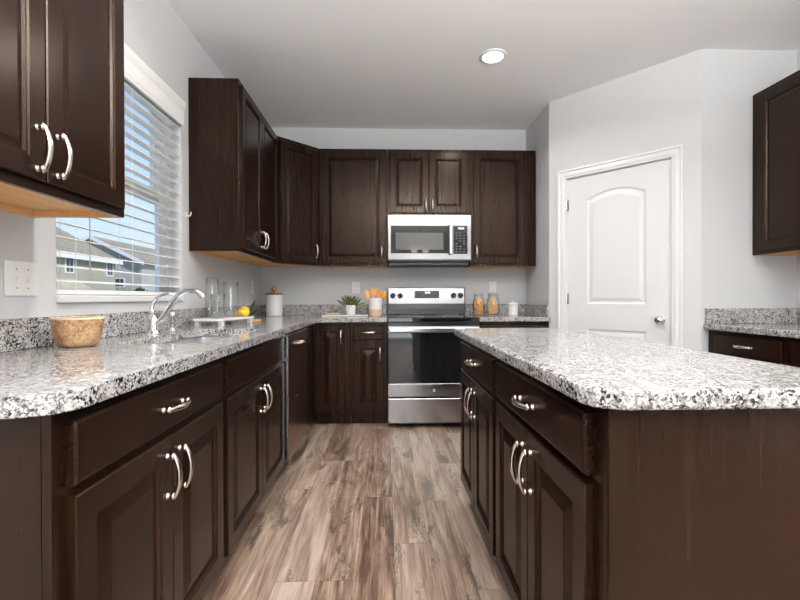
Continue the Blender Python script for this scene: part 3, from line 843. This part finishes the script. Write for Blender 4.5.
plate('outlet_plate', (-WL, 3.96, 1.180), LR, .074, .116, 'white outlet plate on the left wall near the corner canister', 'outlet', [(0, .026, 'o'), (0, -.026, 'o')])

# ------------------------------------------------------------------ ceiling lights
def downlight(x, y, label, power, vis=False):
    t = empty('ceiling_light', (x, y, CZ)); tag(t, label, 'ceiling light', 'recessed ceiling lights')
    bm = bmesh.new(); lathe(bm, [(.068, -.0005), (.095, -.0005), (.095, -.003), (.088, -.009), (.072, -.011), (.068, -.004)], 32, cap=False); obj('trim_ring', bm, TRIM, t, smooth=False)
    bm = bmesh.new(); lathe(bm, [(.0675, -.0015), (.0675, -.005), (.05, -.009), (.01, -.011)], 32); obj('lens', bm, LAMP, t, smooth=True)
    l = bpy.data.lights.new('bulb', 'AREA'); l.shape = 'DISK'; l.size = .13; l.energy = power; l.color = (1, .95, .90); l.spread = math.radians(150)
    o = bpy.data.objects.new('bulb', l); COL.objects.link(o); o.parent = t; o.location = (0, 0, -.016)
downlight(.745, 2.962, 'round recessed ceiling light seen over the kitchen aisle', 13)
downlight(-.37, 1.55, 'recessed ceiling light above the left counter, overhead out of view', 17)
downlight(1.80, 1.62, 'recessed ceiling light above the right side counter, overhead out of view', 9)
downlight(-.37, -1.2, 'recessed ceiling light behind the camera on the left', 14)
downlight(1.80, -1.2, 'recessed ceiling light behind the camera on the right', 8)
ch = empty('chandelier', (.66, -.45, CZ)); tag(ch, 'ceiling chandelier with two lit glass shades, mirrored in the microwave door', 'chandelier')
bm = bmesh.new(); lathe(bm, [(.06, -.001), (.06, -.02), (.02, -.03)], 20); tube(bm, [(0, 0, -.03), (0, 0, -.85)], .008, 8)
tube(bm, [(-.11, 0, -.86), (-.07, 0, -.90), (0, 0, -.85), (.07, 0, -.90), (.11, 0, -.86)], .007, 8); obj('stem', bm, NICKEL, ch)
for s in (-1, 1):
    bm = bmesh.new(); lathe(bm, [(.03, -.85), (.045, -.83), (.075, -.70), (.070, -.70), (.040, -.82)], 20, (s*.11, 0, 0)); obj('lamp_shade', bm, SHADE, ch, smooth=True)
    l = bpy.data.lights.new('bulb', 'POINT'); l.energy = 6; l.color = (1, .95, .89); l.shadow_soft_size = .05
    o = bpy.data.objects.new('bulb', l); COL.objects.link(o); o.parent = ch; o.location = (s*.11, 0, -.76)
    l = bpy.data.lights.new('ceiling_fill', 'AREA'); l.shape = 'DISK'; l.size = .15; l.energy = 205; l.color = (1, .985, .965)  # added upward fill to brighten the ceiling, far beyond the shade bulbs
    o = bpy.data.objects.new('ceiling_fill', l); COL.objects.link(o); o.parent = ch; o.location = (s*.11, 0, -.695); o.rotation_euler = (PI, 0, 0)

# ------------------------------------------------------------------ things on the left counter
bw = empty('wooden_bowl', (-1.072, 1.545, CT1+.0005)); tag(bw, 'mottled brown wooden bowl standing on the left granite counter', 'bowl')
bm = bmesh.new(); lathe(bm, [(.044, 0), (.054, .003), (.063, .016), (.070, .042), (.0745, .072), (.0755, .096), (.075, .099), (.070, .099), (.068, .070), (.060, .030), (.040, .012)], 36)
obj('bowl_body', bm, BURL, bw, smooth=True)
bm = bmesh.new(); lathe(bm, [(.0760, .0950), (.0768, .0985), (.0755, .1010), (.0700, .1010), (.0690, .0985)], 36, cap=False)
obj('rim', bm, plain('pale_rim_wood', (.74, .58, .38), .5), bw, smooth=True)

ty = empty('footed_tray', (-1.015, 2.780, CT1+.0005), math.radians(-11)); tag(ty, 'white footed tray carrying glassware at the far side of the sink', 'tray')
bm = bmesh.new(); prism(bm, rrect(-.095, .095, -.205, .205, .02), .030, .044); obj('tray_top', bm, CERAM, ty, bevel=.003)
for x in (-.075, .075):
    for y in (-.17, .17): obj('foot', boxes((x-.014, x+.014, y-.014, y+.014, 0, .0298)), CERAM, ty, bevel=.003)
TZ = CT1+.0452
def vessel(name, x, y, prof_out, th, label, cat, hdl=None, group=None):
    t = empty(name, (x, y, TZ)); tag(t, label, cat, group)
    inner = [(max(r-th, .002), max(h, th*1.6)) for r, h in reversed(prof_out)]
    bm = bmesh.new(); lathe(bm, prof_out+inner, 28); obj('glass_body', bm, GLASS, t, smooth=True)
    if hdl:
        bm = bmesh.new(); tube(bm, smooth_pts(hdl), .005, 10, up=(0, 1, 0)); obj('handle', bm, GLASS, t, smooth=True)
    return t
vessel('glass_pitcher', -.998, 2.830, [(.040, 0), (.046, .004), (.048, .05), (.047, .15), (.044, .19), (.050, .225)], .0022, 'tall clear glass pitcher with side handle on the white tray', 'pitcher',
       [(.046, .0, .04), (.075, .0, .06), (.083, .0, .11), (.074, .0, .165), (.046, .0, .18)])
vessel('drinking_glass', -1.020, 2.670, [(.030, 0), (.034, .004), (.040, .10), (.043, .145)], .002, 'clear drinking glass at the near left end of the white tray', 'glass')
vessel('glass_carafe', -1.095, 2.775, [(.036, 0), (.041, .004), (.042, .15), (.038, .20), (.036, .255)], .002, 'tallest clear glass carafe at the wall side of the tray', 'carafe')
def lemon(x, y, r, rz, label):
    bm = bmesh.new(); vs = ball(bm, (0, 0, 0), r, 1.25, .95, .95, 20)
    for v in bm.verts:
        if abs(v.co.x) > r*1.1: v.co.x *= 1.10
    bmesh.ops.rotate(bm, verts=bm.verts, cent=(0, 0, 0), matrix=Matrix.Rotation(rz, 3, 'Z'))
    o = obj('lemon', bm, LEMON, None, smooth=True, loc=(x, y, TZ+r*.95)); tag(o, label, 'lemon', 'lemons on the tray'); return o
lemon(-.975, 2.925, .024, .3, 'small lemon lying leftmost beside the pitcher')
lemon(-.932, 2.905, .029, 1.2, 'larger lemon in front, at the right end of the tray')
o = lemon(-.955, 2.962, .030, 2.4, 'lemon at the back of the little pile on the tray'); o.location.z += .012
sg = empty('leaf_sprig', (-.905, 2.955, TZ)); tag(sg, 'dark green leaf sprig propped against the lemons', 'leaves')
def leaf(bm, base, tip, w, bend=(0, 0, 0), n=7, th=.001):
    base, tip = Vector(base), Vector(tip); d = tip-base; side = d.cross(Vector((0.3, 1, 0))).normalized()
    if side.length < .1: side = Vector((1, 0, 0))
    nrm = d.cross(side).normalized(); rows = []
    for i in range(n+1):
        t = i/n; c_ = base+d*t+Vector(bend)*(4*t*(1-t)); ww = w*math.sin(PI*min(1, .12+t*.88))**.8+.0004
        rows.append([bm.verts.new(c_-side*ww+nrm*th), bm.verts.new(c_-nrm*ww*.35+nrm*th), bm.verts.new(c_+side*ww+nrm*th), bm.verts.new(c_-nrm*(ww*.35+th))])
    for a, b_ in zip(rows, rows[1:]):
        for i in range(4): j = (i+1) % 4; bm.faces.new((a[i], a[j], b_[j], b_[i]))
    bm.faces.new(rows[0]); bm.faces.new(rows[-1])
bm = bmesh.new(); leaf(bm, (-.012, 0, .012), (.026, .01, .115), .013); leaf(bm, (0, 0, .008), (.042, .0, .045), .011); leaf(bm, (-.01, -.012, .006), (.028, -.018, .028), .009)
tube(bm, [(-.02, -.005, .004), (.0, 0, .012), (.004, 0, .03)], .002, 6)
obj('leaves', bm, LEAFD, sg, smooth=False)
cb = empty('wooden_coaster', (-.935, 3.14, CT1+.0005)); tag(cb, 'small orange wood slice lying on the counter past the tray', 'coaster')
bm = bmesh.new(); lathe(bm, [(.040, 0), (.043, .003), (.043, .011), (.040, .014)], 24); obj('slice', bm, BEECH, cb)

cn = empty('canister', (-1.035, 4.075, CT1+.0005)); tag(cn, 'white ceramic canister with wooden lid in the counter corner', 'canister')
bm = bmesh.new(); lathe(bm, [(.070, 0), (.075, .004), (.076, .02), (.076, .190), (.074, .196)], 32); obj('jar_body', bm, CERAM, cn, smooth=False)
bm = bmesh.new(); lathe(bm, [(.074, .1965), (.078, .198), (.078, .208), (.072, .212)], 32); ld = obj('lid', bm, wood_mat('walnut_lid', (.16, .07, .035), (.25, .12, .06), 'x', .5, 0), cn)
bm = bmesh.new(); lathe(bm, [(.014, .212), (.012, .222), (.014, .226)], 16); ball(bm, (0, 0, .252), .029); obj('knob', bm, wood_mat('knob_wood', (.30, .14, .05), (.48, .26, .11), 'z', .45, 0), ld, smooth=True)

# ---- back counter
bd = obj('serving_board', boxes((-.205, .205, -.085, .085, 0, .012)), MARBLE, None, bevel=.003, loc=(-.365, 3.965, CT1+.0005)); tag(bd, 'thin white marble board under the little potted plant', 'serving board')
BZ = CT1+.0130
pl = empty('potted_succulent', (-.318, 3.985, BZ)); tag(pl, 'small spiky green succulent in a white pot on the board', 'potted plant')
bm = bmesh.new(); lathe(bm, [(.036, 0), (.040, .003), (.045, .050), (.047, .088), (.043, .088), (.040, .078)], 28, cap=True); obj('pot', bm, CERAM, pl, smooth=False)
bm = bmesh.new(); lathe(bm, [(.038, .0785), (.038, .082)], 20); obj('soil', bm, SOIL, pl)
bm = bmesh.new(); rnd = random.Random(3)
for k in range(24):
    a = k*2.399; el = .22+1.15*(k/24); ln = .150-.060*(k/24)+rnd.uniform(-.01, .012)
    dx, dy, dz = math.cos(a)*math.cos(el), math.sin(a)*math.cos(el), math.sin(el)
    leaf(bm, (dx*.006, dy*.006, .080), (dx*ln, dy*ln, .082+dz*ln), .0115, (0, 0, -.010 if el < .9 else 0), th=.0016)
obj('foliage', bm, LEAF, pl)
bs_ = bmesh.new(); rnd = random.Random(5)
for k in range(16):
    a = k/16*2*PI; ball(bs_, (.055*math.cos(a), .032*math.sin(a), .009), .0088, n=10)
for k in range(7):
    ball(bs_, (.030*math.cos(k*.9), .012*math.sin(k*.9), .009), .0088, n=10)
o = obj('bead_garland', bs_, wood_mat('pale_bead_wood', (.62, .42, .25), (.78, .58, .38), 'z', .5, 0), None, smooth=True, loc=(-.480, 3.955, BZ)); tag(o, 'coil of pale wooden beads lying on the left of the marble board', 'bead garland')

cr = empty('utensil_crock', (-.092, 3.985, CT1+.0005)); tag(cr, 'white crock with tan base band holding wooden utensils', 'crock')
bm = bmesh.new(); lathe(bm, [(.058, .0605), (.061, .0605), (.061, .160), (.0595, .163), (.056, .160), (.055, .0605)], 32); obj('upper_body', bm, CERAM, cr, smooth=False)
bm = bmesh.new(); lathe(bm, [(.056, 0), (.060, .003), (.061, .060), (.050, .060), (.048, .01)], 32); obj('base_band', bm, TAN, cr, smooth=False)
def utensil(name, dx, dy, lean, az, L, head, label, mat, hw_=.022):
    t = empty(name, (-.092+dx, 3.985+dy, CT1+.014)); t.rotation_euler = (0, lean, az); tag(t, label, 'utensil', 'wooden utensils in the crock')
    bm = bmesh.new(); tube(bm, [(0, 0, 0), (0, 0, L*.72)], .0055, 10); obj('handle', bm, mat, t, smooth=True)
    bm = bmesh.new()
    if head == 'spoon': ball(bm, (0, 0, L*.72+.034), .040, .7, .25, 1.05, 18)
    elif head == 'spatula': prism(bm, [(-.008, 0), (.008, 0), (.024, .03), (.026, .075), (-.026, .075), (-.024, .03)], -.0025, .0025); 
    else:
        for s in (-.016, -.005, .006, .016): box(bm, s-.0032, s+.0032, -.003, .003, .030, .075)
        prism(bm, [(-.008, 0), (.008, 0), (.020, .03), (-.020, .03)], -.003, .003)
    if head in ('spatula', 'fork'):
        if head == 'spatula':
            for v in bm.verts: v.co = (v.co.x, v.co.z, v.co.y+L*.72)
        else:
            for v in bm.verts:
                if abs(v.co.z) < .0031 and v.co.y >= -.0001 and abs(v.co.y) <= .0301 and not (v.co.z > .02): v.co = (v.co.x, v.co.z, v.co.y)
                v.co.z += L*.72
    obj('head', bm, mat, t, smooth=(head == 'spoon'), bevel=0 if head == 'spoon' else .001)
BE2 = wood_mat('pale_beech', (.70, .40, .15), (.86, .56, .26), 'z', .5, 0)
utensil('wooden_spoon', -.018, 0, -.30, .15, .215, 'spoon', 'pale wooden spoon leaning leftmost out of the crock', BE2)
utensil('wooden_spatula', -.006, .014, -.06, .1, .230, 'spatula', 'orange wooden spatula upright in the middle of the crock', ORANGEW)
utensil('wooden_fork', .008, -.012, .12, -.1, .215, 'fork', 'slotted orange wooden server right of middle in the crock', ORANGEW)
utensil('wooden_spoon', .020, .004, .30, -.2, .210, 'spoon', 'orange wooden spoon leaning rightmost towards the stove', ORANGEW)

def jar(x, y, r, h, label, fill, fl_label, fl_name):
    t = empty('glass_jar', (x, y, CT1+.0005)); tag(t, label, 'jar', 'glass jars right of the stove')
    po = [(r*.85, 0), (r, .006), (r*1.02, h*.55), (r*.96, h*.68), (r*.74, h*.80), (r*.72, h*.90), (r*.78, h*.93)]
    inn = [(max(a-.0025, .002), max(b_, .006)) for a, b_ in reversed(po)]
    bm = bmesh.new(); lathe(bm, po+inn, 28); obj('glass_body', bm, GLASS, t, smooth=True)
    bm = bmesh.new(); lathe(bm, [(r*.70, h*.932), (r*.80, h*.935), (r*.80, h*.965), (r*.60, h*1.0), (.01, h*1.01)], 28); obj('lid', bm, GLASS, t, smooth=True)
    bm = bmesh.new(); tube(bm, [(r*.79*math.cos(a*PI/12), r*.79*math.sin(a*PI/12), h*.91) for a in range(25)], .0018, 6); obj('wire_clasp', bm, NICKEL, t)
    rnd = random.Random(int(x*100)); bm = bmesh.new()
    top = h*.74
    for k in range(300 if fill == 'pasta' else 120):
        a = rnd.uniform(0, 2*PI); z = rnd.uniform(.016, top); rm = r*.80 if z < h*.6 else r*.62
        rr = rm*math.sqrt(rnd.uniform(.15, .98))*.86; px, py = rr*math.cos(a), rr*math.sin(a)
        if fill == 'pasta':
            d = Vector((rnd.gauss(0, .5), rnd.gauss(0, .5), 1)).normalized()*.010
            if z < .02: z = .02
            tube(bm, [Vector((px, py, z))-d*.8, Vector((px, py, z))+d*.8], .0052, 6)
        else:
            ball(bm, (px, py, z), .0125, 1.15, 1.1, .75, 8)
    o = obj(fl_name, bm, PASTA if fill == 'pasta' else COOKIE, None, loc=(x, y, CT1+.0005)); tag(o, fl_label, 'food', kind='stuff')
jar(.868, 3.995, .054, .205, 'glass jar nearer the stove, filled with orange pieces', 'chunk', 'orange dried pieces inside the glass jar nearer the stove', 'dried_fruit')
jar(.998, 3.980, .060, .212, 'wider glass jar of pasta, right of the other jar', 'pasta', 'pale orange pasta filling the right-hand glass jar', 'pasta_pieces')
cd = empty('ribbed_canister', (1.180, 3.960, CT1+.0005)); tag(cd, 'small white ribbed canister with rounded lid right of the jars', 'canister')
bm = bmesh.new(); pf_ = []
for k in range(12): pf_ += [(.046, .003+k*.0075), (.0435, .0065+k*.0075)]
lathe(bm, [(.040, 0)]+pf_+[(.045, .093)], 28); obj('jar_body', bm, CERAM, cd)
bm = bmesh.new(); lathe(bm, [(.046, .0935), (.046, .106), (.040, .116), (.020, .120)], 28); ld = obj('lid', bm, CERAM, cd, smooth=True)
bm = bmesh.new(); lathe(bm, [(.006, .1195), (.010, .128), (.004, .136)], 14); obj('knob', bm, CERAM, ld, smooth=True)

# ------------------------------------------------------------------ outside: lawn, neighbouring houses, bush
def ext_mat(name, c1, c2, sc):
    m, n, b = newmat(name)
    q = node(n, 'ShaderNodeTexNoise'); q.inputs['Scale'].default_value = sc; q.inputs['Detail'].default_value = 5
    n.links.new(mapping(n, (1, 1, 1)), q.inputs['Vector'])
    r = ramp(n, [(0.35, c1), (0.65, c2)]); n.links.new(q.outputs[0], r.inputs[0]); n.links.new(r.outputs[0], b.inputs['Base Color'])
    b.inputs['Roughness'].default_value = .9; return m
LAWN = ext_mat('lawn', (.10, .14, .05), (.20, .22, .10), 1.5)
ROOF = ext_mat('brown_shingle', (.26, .22, .15), (.36, .31, .23), 3)
SIDE1 = ext_mat('green_beige_siding', (.38, .365, .28), (.42, .40, .31), .5)
SIDE2 = ext_mat('grey_siding', (.44, .44, .41), (.48, .48, .45), .5)
SIDE3 = ext_mat('yellow_shingle', (.42, .37, .24), (.50, .45, .31), 2)
DARKW = plain('house_window_dark', (.06, .07, .08), .15)
GZ = -1.2
bm = boxes((-80, -WL-.5, -5, 90, GZ-.3, GZ)); struct(obj('ground', bm, LAWN))
def siding(h, bm): pass
h1 = empty('house', (-26, 38, GZ)); tag(h1, 'green-beige two-storey house with brown hip roof through the window', 'house')
ev = 4.70-GZ; y0, y1 = -14, 4.6
obj('wall', boxes((-9, 0, y0, y1, 0, ev)), SIDE1, h1)
bm = bmesh.new()
v = [bm.verts.new(p) for p in ((.4, y0-.4, ev), (.4, y1+.4, ev), (-9.4, y1+.4, ev), (-9.4, y0-.4, ev), (-4.0, y0+3, ev+3.2), (-4.0, y1-3.2, ev+3.2))]
for f in ((0, 1, 5, 4), (1, 2, 5), (2, 3, 4, 5), (3, 0, 4), (3, 2, 1, 0)): bm.faces.new([v[i] for i in f])
obj('roof', bm, ROOF, h1)
obj('fascia', boxes((.36, .46, y0-.4, y1+.45, ev-.34, ev+.02)), VINYL, h1)
def hwin(par, x, y, z, w=.75, h=1.15, axis='x'):
    if axis == 'x': 
        f = obj('window', boxes((x, x+.06, y-w/2-.12, y+w/2+.12, z-.12, z+h+.12)), VINYL, par)
        obj('pane', boxes((x+.061, x+.07, y-w/2, y-.03, z, z+h), (x+.061, x+.07, y+.03, y+w/2, z, z+h)), DARKW, f)
    else:
        f = obj('window', boxes((x-w/2-.12, x+w/2+.12, y-.06, y, z-.12, z+h+.12)), VINYL, par)
        obj('pane', boxes((x-w/2, x+w/2, y-.07, y-.061, z, z+h)), DARKW, f)
for yy_ in (-1.5, 3.7): hwin(h1, 0, yy_, 3.28-GZ)
for yy_ in (.5, 3.7): hwin(h1, 0, yy_, .3-GZ, .9, 1.3)
bm = bmesh.new(); v = [bm.verts.new(p) for p in ((0, -12, 2.75-GZ), (0, -1.0, 2.75-GZ), (2.2, -1.0, 1.55-GZ), (2.2, -12, 1.55-GZ), (0, 1.2, 1.55-GZ))]
bm.faces.new((v[0], v[1], v[2], v[3])); bm.faces.new((v[1], v[4], v[2])); o = obj('porch_roof', bm, SIDE3, h1); q = o.modifiers.new('t', 'SOLIDIFY'); q.thickness = .15
h2 = empty('house', (-31.7, 48, GZ)); tag(h2, 'grey gabled house with brown roof, behind the green-beige one', 'house')
w2, d2, e2, r2_ = 5.2, 18, 5.05-GZ, 7.65-GZ
bm = bmesh.new()
fr = [(-w2, 0, 0), (w2, 0, 0), (w2, 0, e2), (0, 0, r2_-.1), (-w2, 0, e2)]
a = [bm.verts.new(p) for p in fr]; b_ = [bm.verts.new((p[0], d2, p[2])) for p in fr]
bm.faces.new(a); bm.faces.new(b_)
for i in range(5): j = (i+1) % 5; bm.faces.new((a[i], a[j], b_[j], b_[i]))
obj('wall', bm, SIDE2, h2)
bm = bmesh.new()
for s in (-1, 1):
    v = [(0, -.5, r2_), (s*(w2+.5), -.5, e2-.2), (s*(w2+.5), d2+.5, e2-.2), (0, d2+.5, r2_)]
    a = [bm.verts.new(p) for p in v]; b_ = [bm.verts.new((p[0], p[1], p[2]+.2)) for p in v]
    bm.faces.new(a); bm.faces.new(b_)
    for i in range(4): j = (i+1) % 4; bm.faces.new((a[i], a[j], b_[j], b_[i]))
obj('roof', bm, ROOF, h2)
bm = bmesh.new()
for s in (-1, 1):
    v = [(0, -.62, r2_-.15), (s*(w2+.5), -.62, e2-.38), (s*(w2+.5), -.62, e2+.02), (0, -.62, r2_+.22)]
    a = [bm.verts.new(p) for p in v]; b_ = [bm.verts.new((p[0], p[1]+.1, p[2])) for p in v]
    bm.faces.new(a); bm.faces.new(b_)
    for i in range(4): j = (i+1) % 4; bm.faces.new((a[i], a[j], b_[j], b_[i]))
obj('rake_board', bm, VINYL, h2)
hwin(h2, 2.6, 0, 2.4-GZ, 1.4, .8, 'y')
tr_ = empty('tree', (-17.5, 31.5, GZ)); tag(tr_, 'small dark green tree in front of the grey house outside', 'tree')
bm = bmesh.new(); tube(bm, [(0, 0, 0), (.03, 0, 1.3), (0, .05, 2.4)], [.08, .06, .02], 8); obj('trunk', bm, plain('bark', (.10, .07, .05), .9), tr_)
bm = bmesh.new(); rnd = random.Random(11)
for k in range(420):
    a = rnd.uniform(0, 2*PI); zz = rnd.uniform(.9, 2.9); rr = rnd.uniform(0, 1.15)*(1-abs(zz-1.8)/1.6)
    p = Vector((rr*math.cos(a), rr*math.sin(a), zz)); d = Vector((rnd.uniform(-1, 1), rnd.uniform(-1, 1), rnd.uniform(0, 1)))*.22
    leaf(bm, p, p+d, .06, n=3, th=.004)
obj('foliage', bm, plain('tree_leaf', (.035, .06, .02), .7), tr_)
